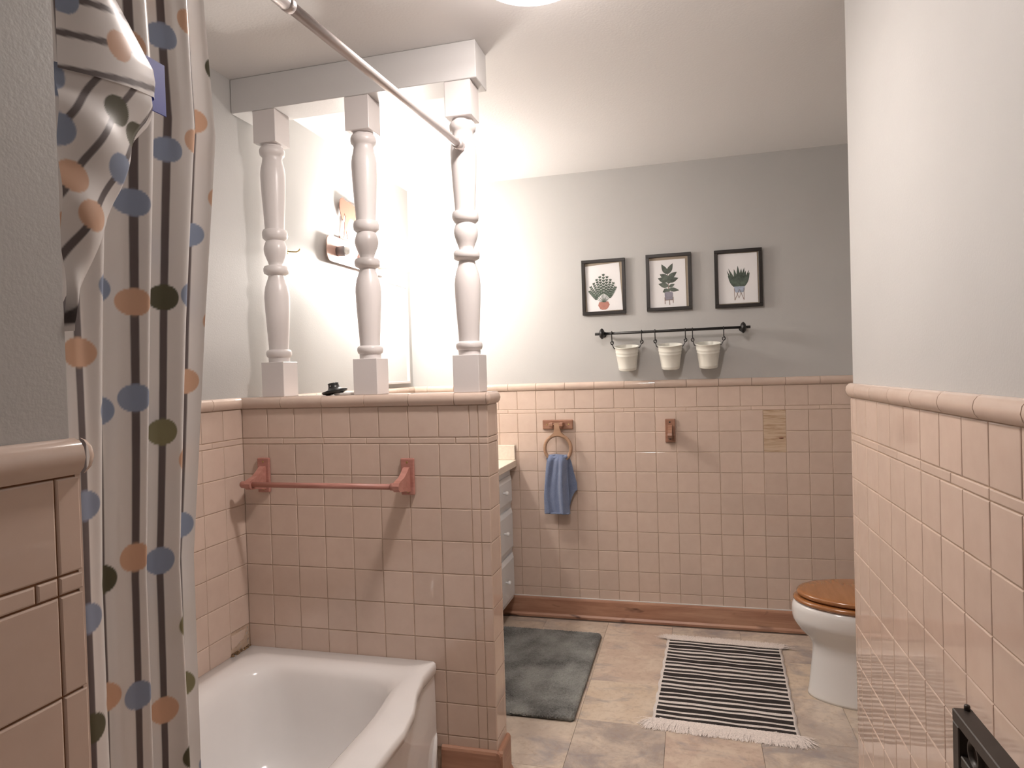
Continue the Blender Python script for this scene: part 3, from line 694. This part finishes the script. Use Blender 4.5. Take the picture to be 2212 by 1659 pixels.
# ------------------------------------------------------------------ things on the back wall
WB = YB+D   # painted surface
def leafpoly(c, ang, ln, wd, n=7):
    d = Vector((math.cos(ang), math.sin(ang))); q = Vector((-d.y, d.x)); L = []
    for k in range(n+1):
        s = k/n; L.append(Vector(c)+d*(ln*s)+q*(wd*math.sin(PI*s**.8)))
    for k in range(n-1, 0, -1):
        s = k/n; L.append(Vector(c)+d*(ln*s)-q*(wd*math.sin(PI*s**.8)))
    return [tuple(p) for p in L]
def frame(x0, x1, z0, z1, corners, label, kind):
    t = thing('picture_frame', label, 'picture', ((x0+x1)/2, WB, z0), 0, 'plant pictures on the back wall')
    yf, w = WB-.022, .0175
    for nm, b in (('frame_rail', (x0, x1, z1-w, z1)), ('frame_rail', (x0, x1, z0, z0+w)), ('frame_stile', (x0, x0+w, z0+w, z1-w)), ('frame_stile', (x1-w, x1, z0+w, z1-w))):
        rel(t, MB().box(b[0], b[1], yf, WB-.0005, b[2], b[3], .0012, 1)).build(nm, MT['blackframe'], t)
    rel(t, MB().box(x0+w, x1-w, WB-.008, WB-.005, z0+w, z1-w)).build('backing', MT['backing'], t)
    yp = WB-.0095
    q = [(max(x0+w+.0005, min(x1-w-.0005, x)), max(z0+w+.0005, min(z1-w-.0005, z))) for x, z in corners]
    pr = rel(t, MB().prism([q[0], q[1], q[2], q[3]], 'y', yp, yp+.0008)).build('print', MT['paper'], t)
    tl, tr_, br, bl = [Vector(c) for c in corners]
    def at(u, v): return tuple((bl.lerp(br, u)).lerp(tl.lerp(tr_, u), v))
    wdt = (br-bl).length; hgt = (tl-bl).length
    lay = [0]
    def flat(nm, polys, m):
        lay[0] += 1; mb = MB(); y = yp-.0002*lay[0]
        for k, pl in enumerate(polys):
            pp = [at(*p) for p in pl]; mb.add([(a, y-.000004*k, b) for a, b in pp], [tuple(range(len(pp)))])
        o = rel(t, mb).build(nm, MT[m], pr, fix=False); return o
    def sc(pl): return [(p[0]/wdt, p[1]/hgt) for p in pl]     # metres -> fractions
    def line(a, b, w_):
        A_, B2 = Vector((a[0]*wdt, a[1]*hgt)), Vector((b[0]*wdt, b[1]*hgt)); d = (B2-A_).normalized(); qv = Vector((-d.y, d.x))*w_/2
        return sc([A_+qv, A_-qv, B2-qv, B2+qv])
    R = random.Random(kind)
    if kind == 1:
        polys = []
        for ang, ln in ((-50, .085), (-38, .10), (-25, .108), (-14, .122), (-5, .132), (4, .142), (13, .130), (23, .118), (34, .106), (46, .09)):
            b0 = Vector((.47*wdt+ang*.00022, .19*hgt)); a = math.radians(90-ang); cur = b0.copy(); N = 9
            for k in range(N):
                aa = a+math.radians(ang)*.30*(k/N); nxt = cur+Vector((math.cos(aa), math.sin(aa)))*ln/N
                polys.append(sc([cur+Vector((.0016, 0)), cur-Vector((.0016, 0)), nxt-Vector((.0013, 0)), nxt+Vector((.0013, 0))]))
                if k > 1:
                    for sgn in (-1, 1): polys.append(sc(leafpoly(nxt, aa+sgn*.6, .0190-.0007*k, .0036)))
                cur = nxt
            polys.append(sc(leafpoly(cur, a, .014, .003)))
        flat('plant_drawing', polys, 'leaf')
        flat('pot_drawing', [[(.345, .20), (.60, .20), (.64, .13), (.58, .055), (.52, .03), (.42, .03), (.36, .055), (.31, .13)]], 'terra')
    elif kind == 2:
        flat('stem_drawing', [line((.53, .32), (.50, .80), .0035)], 'inkbrown')
        lv = [(.50, .70, 118, .062, .013), (.50, .70, 62, .064, .013), (.50, .62, 150, .045, .013), (.50, .60, 35, .062, .014), (.51, .55, 160, .055, .015), (.51, .55, 15, .058, .014),
              (.52, .50, 75, .05, .016), (.51, .52, 105, .05, .016), (.53, .45, 165, .055, .014), (.53, .43, 25, .035, .009), (.53, .39, -10, .055, .011), (.53, .38, 200, .035, .012), (.53, .34, 150, .03, .01), (.53, .33, 80, .022, .006)]
        flat('plant_drawing', [sc(leafpoly((a*wdt, b*hgt), math.radians(c), l, w_)) for a, b, c, l, w_ in lv], 'leaf2')
        flat('pot_drawing', [[(.42, .16), (.63, .16), (.64, .31), (.61, .335), (.44, .335), (.41, .31)]], 'potgrey')
        flat('stand_drawing', [line((.415, .22), (.415, .08), .003), line((.64, .22), (.64, .10), .003), line((.54, .16), (.545, .06), .003), line((.415, .16), (.64, .165), .003)], 'inkbrown')
    else:
        lv = [(.46, 108, .085, .010), (.50, 100, .10, .010), (.53, 92, .115, .010), (.56, 86, .10, .010), (.60, 76, .09, .010), (.43, 118, .075, .009), (.63, 66, .085, .011), (.48, 112, .11, .008), (.58, 80, .105, .009), (.42, 112, .10, .006), (.64, 72, .095, .007), (.52, 96, .075, .011), (.56, 70, .07, .012)]
        flat('plant_drawing', [sc(leafpoly((a*wdt, .31*hgt), math.radians(b), l, w_)) for a, b, l, w_ in lv], 'leaf3')
        flat('pot_drawing', [[(.40, .335), (.67, .335), (.665, .26), (.63, .215), (.44, .215), (.405, .26)]], 'potblue')
        flat('stand_drawing', [line((.405, .30), (.41, .06), .0022), line((.41, .06), (.53, .27), .0022), line((.46, .22), (.52, .10), .0018), line((.52, .10), (.58, .22), .0018), line((.65, .30), (.645, .06), .0022), line((.645, .06), (.54, .27), .0022)], 'inkbrown')
frame(1.021, 1.2585, 1.6865, 1.9875, [(1.040, 1.954), (1.226, 1.966), (1.242, 1.709), (1.048, 1.702)], 'black framed print of leafy plant in terracotta pot', 1)
frame(1.369, 1.6047, 1.690, 1.9925, [(1.385, 1.960), (1.574, 1.961), (1.576, 1.704), (1.386, 1.705)], 'black framed print of broad-leaved plant in grey pot', 2)
frame(1.721, 1.9575, 1.6875, 1.9890, [(1.738, 1.969), (1.933, 1.967), (1.935, 1.710), (1.740, 1.710)], 'black framed print of spiky plant in blue bowl', 3)

# black rail, hooks and pails
YRL, ZRL = 3.602, 1.577
t = thing('hanging_rail', 'black metal rail on the back wall below the pictures', 'rail', (1.49, WB, ZRL))
rel(t, MB().tube([(1.094, YRL, ZRL), (1.888, YRL, ZRL+.003)], .0072, 14)).build('rod', MT['black'], t)
for x in (1.131, 1.853):
    rel(t, MB().lathe([(.008, -.014), (.018, -.012), (.026, -.006), (.0295, 0), (.026, .006), (.018, .012), (.008, .014)], (x, YRL, ZRL+.001), 'x', 26)).build('collar', MT['black'], t)
    rel(t, MB().lathe([(.007, YRL), (.007, WB-.006), (.017, WB-.005), (.017, WB-.0005)], (x, 0, ZRL), 'y', 18)).build('wall_mount', MT['black'], t)
HK = [(1.184, 1.261, -1), (1.341, 1.261, 1), (1.411, 1.486, -1), (1.566, 1.486, 1), (1.602, 1.678, -1), (1.757, 1.678, 1)]
wh = {1.261: 'leftmost', 1.486: 'middle', 1.678: 'rightmost'}
hm = MB().tube([(.0, .0095*math.cos(a), .0095*math.sin(a)) for a in [PI*(-.25+1.35*k/12) for k in range(13)]]+[(0, -.0085, -.012), (0, -.004, -.03), (0, -.001, -.045)], .0026, 8)
hm.tube([(.0095*math.sin(a)*.75, 0, -.052+.0095*math.cos(a)) for a in [2*PI*k/16 for k in range(15)]], .0026, 8)
hm = hm.mesh('rail_hook'); hm.materials.append(MT['black'])
for x, c, s in HK:
    o = link('rail_hook', hm, None, None, (x, YRL, ZRL+.0015)); tag(o, f'black {"left" if s < 0 else "right"} hook on the rail holding the {wh[c]} white pail', 'hook', 'hooks on the black rail')
for c in wh:
    t = thing('hanging_pail', f'{wh[c]} of the three white enamel pails hanging from the rail', 'pail', (c, YRL, 1.378), 0, 'white pails on the rail')
    zt = .124; t.rotation_euler[0] = .19; t.location = (c, YRL+zt*math.sin(.19), 1.378+zt-zt*math.cos(.19))
    MB().lathe([(.0001, .001), (.0455, 0), (.0465, .003), (.0478, .012), (.0487, .014), (.0487, .016), (.0483, .018), (.0568, .078), (.058, .080), (.058, .083), (.0573, .085), (.0588, .094), (.060, .096), (.060, .099), (.0594, .101), (.0620, zt), (.0642, zt+.001), (.0645, zt+.003), (.063, zt+.004), (.0612, zt+.002),
               (.056, .085), (.045, .004), (.0001, .004)], (0, 0, 0), 'z', 40).build('bucket', MT['white_enamel'], t)
    for s in (-1, 1):
        hx = abs([h for h, cc, ss in HK if cc == c and ss == s][0]-c)
        MB().tube([(s*.060, 0, zt-.006), (s*.066, 0, zt-.007), (s*.0695, 0, zt-.002), (s*(hx-.002), 0, zt+.014), (s*(hx+.004), 0, zt+.020), (s*(hx+.008), 0, zt+.027), (s*(hx+.003), 0, zt+.031), (s*(hx-.003), 0, zt+.026)], .0022, 8).build('ear_wire', MT['black'], t)

# towel ring
t = thing('towel_ring', 'wooden towel ring on the tiled back wall holding the blue towel', 'towel ring', (.863, YB, 1.06))
rp = rel(t, MB().box(.777, .949, YB-.013, YB-.0004, 1.059, 1.113, .0045, 2)).build('mounting_plate', MT['brownwood'], t)
for x in (.802, .924): rel(t, MB().lathe([(.0001, YB-.0145), (.0035, YB-.0135), (.0045, YB-.0128)], (x, 0, 1.086), 'y', 12)).build('screw', MT['brass'], rp)
for x in (.832, .888): rel(t, MB().box(x-.012, x+.012, YB-.056, YB-.012, 1.078, 1.100, .005, 2)).build('lug', MT['brownwood'], t)
rel(t, MB().tube([(.822, YB-.045, 1.089), (.898, YB-.045, 1.089)], .006, 12)).build('pivot_pin', MT['brownwood'], t)
YRG = YB-.046; rc = Vector((.867, 0, .957))
def ringsec(a): return a
mb = MB(); rg = []
for k in range(48):
    a = 2*PI*k/48; cs_ = []
    for q in range(10):
        b = 2*PI*q/10; r = .0735+.0098*math.cos(b); cs_.append((rc.x+r*math.cos(a), YRG+.0085*math.sin(b), rc.z+r*math.sin(a)))
    rg.append(cs_)
rg.append(rg[0]); mb.loft(rg, True); rel(t, mb).build('ring', MT['ringwood'], t)
rel(t, MB().prism([(.849, 1.098), (.879, 1.098), (.880, 1.07), (.888, 1.045), (.912, 1.022), (.895, 1.022), (.867, 1.028), (.840, 1.022), (.822, 1.022), (.846, 1.045), (.851, 1.07)], 'y', YRG-.0085, YRG+.0085)).build('neck', MT['ringwood'], t)

# blue towel hanging through the ring
t = thing('hand_towel', 'blue terry hand towel hanging through the wooden ring', 'towel', (.867, YRG, .60))
def sheet(rows, nx, fn):
    mb = MB()
    for j in range(rows+1):
        for i in range(nx+1): mb.v.append(fn(i/nx, j/rows))
    w = nx+1; mb.f = [(j*w+i, j*w+i+1, (j+1)*w+i+1, (j+1)*w+i) for j in range(rows) for i in range(nx)]; mb.sm = [True]*len(mb.f)
    return mb
FL = [(.598, .787), (.70, .789), (.822, .800), (.88, .806), (.925, .819)]; FR = [(.598, .926), (.70, .925), (.822, .921), (.88, .919), (.925, .915)]
def tw_front(s, tt):
    z = .598+.322*tt; x = interp(FL, z)+(interp(FR, z)-interp(FL, z))*s
    k = 1-smoothstep(.85, 1, tt)*.6
    y = YRG-.020-.006*math.sin(s*8.5+1.2+.5*math.sin(z*9))*k-.008*smoothstep(.58, .72, s)*(1-smoothstep(.74, .84, s))*k-.0035*math.sin(19*s+2.5*math.sin(z*11)+6*z)*k+.012*smoothstep(.78, 1, s)
    y += .014*smoothstep(.90, 1, tt)
    return (x, y-.004*math.sin(PI*s), z+.006*math.sin(PI*s)*smoothstep(.8, 1, tt)-.004*(s-.5))
BR = [(.590, .932), (.66, .952), (.70, .967), (.76, .966), (.822, .950), (.88, .938), (.925, .922)]
def tw_back(s, tt):
    z = .590+.332*tt; x = .80+(interp(BR, z)-.80)*s
    y = YRG+.018-.004*math.sin(s*9)+.0-.016*smoothstep(.85, 1, tt)
    return (x, y, z+.10*smoothstep(.80, 1, s)*(1-smoothstep(0, .5, tt)))
for nm, fn in (('front_fall', tw_front), ('back_fall', tw_back)):
    o = rel(t, sheet(60, 60, fn)).build(nm, MT['terry'], t, fix=False); md = o.modifiers.new('thick', 'SOLIDIFY'); md.thickness = .006; md.offset = 0
# roll over the ring
rr = []
for k in range(13):
    x = .817+(.921-.817)*k/12; e = .55+.45*math.sin(PI*k/12)**.5
    rr.append([(x, YRG+.021*math.cos(a)*e, .908+.013*math.sin(a)*e+.003*math.sin(k*1.3)) for a in [2*PI*q/16 for q in range(16)]])
rel(t, MB().loft(rr, True, True, True)).build('fold', MT['terry'], t)
rel(t, MB().box(.788, .925, YRG-.030, YRG-.016, .5965, .604, .002, 1)).build('hem', MT['terry'], t)

# single paper-holder bracket
t = thing('holder_bracket', 'single brown wooden bracket on the tile right of towel ring', 'bracket', (1.4745, YB, .984))
bp = rel(t, MB().box(1.448, 1.501, YB-.012, YB-.0004, .984, 1.111, .003, 2)).build('mounting_plate', MT['brownwood'], t)
for z in (1.093, 1.004): rel(t, MB().lathe([(.0001, YB-.0128), (.0045, YB-.0126), (.0048, YB-.0118)], (1.4725, 0, z), 'y', 12)).build('screw_hole', MT['blackframe'], bp)
arm = [(0, 1.078), (-.012, 1.077), (-.03, 1.066), (-.055, 1.055), (-.075, 1.050), (-.088, 1.042), (-.093, 1.030), (-.088, 1.017), (-.07, 1.012), (-.03, 1.008), (0, 1.012)]
rel(t, MB().prism([(YB-.010+a, z) for a, z in arm], 'x', 1.463, 1.485)).build('arm', MT['brownwood'], t)

# ------------------------------------------------------------------ rugs
t = thing('bath_mat', 'plush mottled grey bath mat beside the half wall', 'rug', (.84, 2.99, 0))
x0, x1, y0, y1 = .565, 1.112, 2.556, 3.432
nx, ny = 190, 300; mb = MB(); R = random.Random(3)
for j in range(ny+1):
    for i in range(nx+1):
        x = x0+(x1-x0)*i/nx; y = y0+(y1-y0)*j/ny
        e = min(x-x0, x1-x, y-y0, y1-y); cx = min(x-x0, x1-x); cy = min(y-y0, y1-y)
        if cx < .03 and cy < .03: e = .03-math.hypot(.03-cx, .03-cy)
        h = .021*min(1, max(0, e)/.012)**.5 if e > 0 else .0
        if e <= 0: x += (.03-cx)*.29*(1 if x < (x0+x1)/2 else -1); y += (.03-cy)*.29*(1 if y < (y0+y1)/2 else -1)
        jit = .0016 if e > .004 else .0008
        mb.v.append((x+R.uniform(-jit, jit), y+R.uniform(-jit, jit), .001+max(0, h+R.uniform(-.0032, .0032) if h > .004 else h)))
w = nx+1; mb.f = [(j*w+i, j*w+i+1, (j+1)*w+i+1, (j+1)*w+i) for j in range(ny) for i in range(nx)]; mb.sm = [True]*len(mb.f)
rel(t, mb).build('pile', MT['plush'], t, fix=False)
t = thing('striped_rug', 'small black and cream striped rug with fringed ends', 'rug', (1.69, 3.03, 0))
TL_, TR_, BR_, BL_ = Vector((1.440, 3.448, 0)), Vector((1.978, 3.424, 0)), Vector((1.942, 2.622, 0)), Vector((1.404, 2.646, 0))
nx, ny = 40, 90; mb = MB()
for j in range(ny+1):
    for i in range(nx+1):
        p = BL_.lerp(BR_, i/nx).lerp(TL_.lerp(TR_, i/nx), j/ny)
        p.x += .0025*math.sin(j*.5)*(1 if i in (0, nx) else .3); p.z = .0055+.0012*math.sin(j*1.1)+.001*math.sin(i*.4+j*.2)
        mb.v.append(tuple(p))
w = nx+1; mb.f = [(j*w+i, j*w+i+1, (j+1)*w+i+1, (j+1)*w+i) for j in range(ny) for i in range(nx)]; mb.sm = [True]*len(mb.f)
o = rel(t, mb).build('weave', MT['rug'], t, fix=False)
uv = o.data.uv_layers.new(name='UVMap'); vi = [l.vertex_index for l in o.data.loops]
uv.data.foreach_set('uv', [c for v in vi for c in ((v % w)/nx, (v//w)/ny)])
md = o.modifiers.new('thick', 'SOLIDIFY'); md.thickness = .004; md.offset = -1
for a, b, sg in ((TL_, TR_, 1), (BL_, BR_, -1)):
    mb = MB(); R = random.Random(5+sg)
    for k in range(2200):
        s = R.random(); p = a.lerp(b, s); an = R.gauss(0, .45)+(s-.5)*1.0; ln = R.uniform(.045, .085)
        d = Vector((math.sin(an), sg*math.cos(an), 0)); q = Vector((d.y, -d.x, 0))*R.uniform(.0012, .0024)
        z0 = R.uniform(.004, .008); m_ = p+d*ln*.5+q*R.uniform(-2, 2); e = p+d*ln+q*R.uniform(-4, 4)
        p0 = p-d*.006
        mb.add([(p0.x-q.x, p0.y-q.y, z0), (p0.x+q.x, p0.y+q.y, z0), (m_.x+q.x, m_.y+q.y, z0+.002), (m_.x-q.x, m_.y-q.y, z0+.002), (e.x+q.x*.4, e.y+q.y*.4, .002), (e.x-q.x*.4, e.y-q.y*.4, .002)], [(0, 1, 2, 3), (3, 2, 4, 5)], True)
    tag(rel(t, mb).build('fringe', MT['fringe'], t, fix=False), kind='stuff')

# ------------------------------------------------------------------ toilet (faces left, tank behind the partition)
TY, TX = 3.0, 1.978
t = thing('toilet', 'white porcelain toilet with wooden lid, half hidden by the right partition', 'toilet', (2.25, TY, 0))
def egg(cx, cy, lf, lb, w, z, n=40):
    o = []
    for k in range(n):
        a = 2*PI*k/n; c_, s_ = math.cos(a), math.sin(a)
        o.append((cx+(lb if c_ > 0 else lf)*c_, cy+w*s_*(1-.06*max(0, -c_)), z))
    return o
rings = [egg(2.30, TY, .271, .22, .142, 0), egg(2.30, TY, .271, .22, .142, .010), egg(2.30, TY, .266, .22, .136, .03), egg(2.30, TY, .258, .22, .131, .10),
 egg(2.30, TY, .250, .22, .127, .17), egg(2.30, TY, .248, .22, .126, .215), egg(2.29, TY, .258, .22, .136, .245), egg(2.275, TY, .268, .215, .152, .270), egg(2.262, TY, .273, .21, .168, .295),
 egg(2.252, TY, .273, .21, .180, .312), egg(2.25, TY, .275, .21, .185, .330), egg(2.25, TY, .275, .21, .186, .365), egg(2.25, TY, .272, .21, .184, .380), egg(2.25, TY, .265, .206, .178, .389), egg(2.25, TY, .255, .20, .168, .391)]
rel(t, MB().loft(rings, True, True, True)).build('bowl', MT['porc'], t)
def slab(nm, lf, w, z0, z1, m, lb=.20, cx=2.252):
    e = .007
    r = [egg(cx, TY, lf-e, lb-e, w-e, z0), egg(cx, TY, lf, lb, w, z0+e), egg(cx, TY, lf, lb, w, z1-e), egg(cx, TY, lf-e, lb-e, w-e, z1-.001), egg(cx, TY, lf-3*e, lb-3*e, w-3*e, z1)]
    return rel(t, MB().loft(r, True, True, True)).build(nm, MT[m], t)
slab('seat', .272, .188, .3915, .412, 'oak'); slab('lid', .258, .180, .416, .438, 'oak')
rel(t, MB().box(2.415, 2.46, TY-.075, TY-.045, .392, .43, .004, 2)).build('hinge', MT['oak'], t)
rel(t, MB().box(2.415, 2.46, TY+.045, TY+.075, .392, .43, .004, 2)).build('hinge', MT['oak'], t)
tk = rel(t, MB().box(2.50, 2.70, TY-.23, TY+.23, .38, .74, .02, 3)).build('tank', MT['porc'], t)
rel(t, MB().box(2.40, 2.56, TY-.12, TY+.12, .25, .385, .02, 2)).build('tank_shelf', MT['porc'], t)
rel(t, MB().box(2.49, 2.71, TY-.24, TY+.24, .741, .775, .012, 3)).build('tank_lid', MT['porc'], t)
rel(t, MB().tube([(2.498, TY-.17, .68), (2.485, TY-.17, .68), (2.485, TY-.10, .675)], .006, 8)).build('flush_lever', MT['chrome'], t)

# ------------------------------------------------------------------ black iron rack against the right partition
t = thing('iron_rack', 'black iron rack with ring frieze standing by the right wall', 'rack', (1.963, .82, 0))
RX0, RX1, RY0, RY1 = 1.950, 1.976, .52, 1.129
def rb(nm, *b): return rel(t, MB().box(*b, .0015, 1)).build(nm, MT['rack'], t)
rb('top_rail', RX0, RX1, RY0, RY1, .836, .855)
rb('lower_rail', RX0+.002, RX1-.002, RY0+.023, RY1-.023, .778, .795)
for y in (RY0, RY1-.023):
    lg = rb('leg', RX0, RX1, y, y+.023, .012, .836)
    rb('foot', RX0-.06, XR-.012, y+.001, y+.022, 0, .014)
    rel(t, MB().lathe([(.0042, .855), (.0042, .861), (.0030, .863), (.0001, .8635)], (RX0+.018, y+.017, 0), 'z', 12)).build('finial', MT['rack'], lg)
rb('cross_rail', RX0+.002, RX1-.002, RY0+.023, RY1-.023, .20, .217)
k = 0; y = 1.070
while y > RY0+.04:
    rg = []
    for q in range(29):
        a = 2*PI*q/28
        rg.append([(1.9555, y+.0205*math.cos(a)*.97, .8155+.0205*math.sin(a)), (1.9705, y+.0205*math.cos(a)*.97, .8155+.0205*math.sin(a)), (1.9705, y+.0155*math.cos(a), .8155+.0155*math.sin(a)), (1.9555, y+.0155*math.cos(a), .8155+.0155*math.sin(a))])
    rel(t, MB().loft(rg, True)).build('ring_ornament', MT['rack'], t); y -= .075

# ------------------------------------------------------------------ ceiling light
CX, CY = 1.215, 1.69
t = thing('ceiling_light', 'round glass bowl ceiling light near the top of the view', 'ceiling light', (CX, CY, ZC))
MB().lathe([(.0001, 0), (.085, 0), (.085, -.012), (.06, -.022), (.0001, -.024)], (0, 0, -.0005), 'z', 40).build('base_pan', MT['white_enamel'], t)
MB().lathe([(.160, -.050), (.166, -.052), (.160, -.064), (.135, -.084), (.10, -.098), (.06, -.107), (.02, -.110), (.0001, -.110)], (0, 0, 0), 'z', 48).build('glass_bowl', MT['bowl'], t)
MB().lathe([(.0001, -.108), (.010, -.110), (.012, -.116), (.006, -.124), (.0001, -.126)], (0, 0, 0), 'z', 18).build('finial', MT['chrome'], t)
MB().lathe([(.078, -.024), (.078, -.046), (.0745, -.046), (.0745, -.026)], (0, 0, 0), 'z', 40).build('shade_ring', MT['white_enamel'], t)
MB().lathe([(.0745, -.046), (.072, -.053), (.060, -.059), (.030, -.064), (.0005, -.065)], (0, 0, 0), 'z', 28, cap=False).build('diffuser', MT['cbulb'], t)
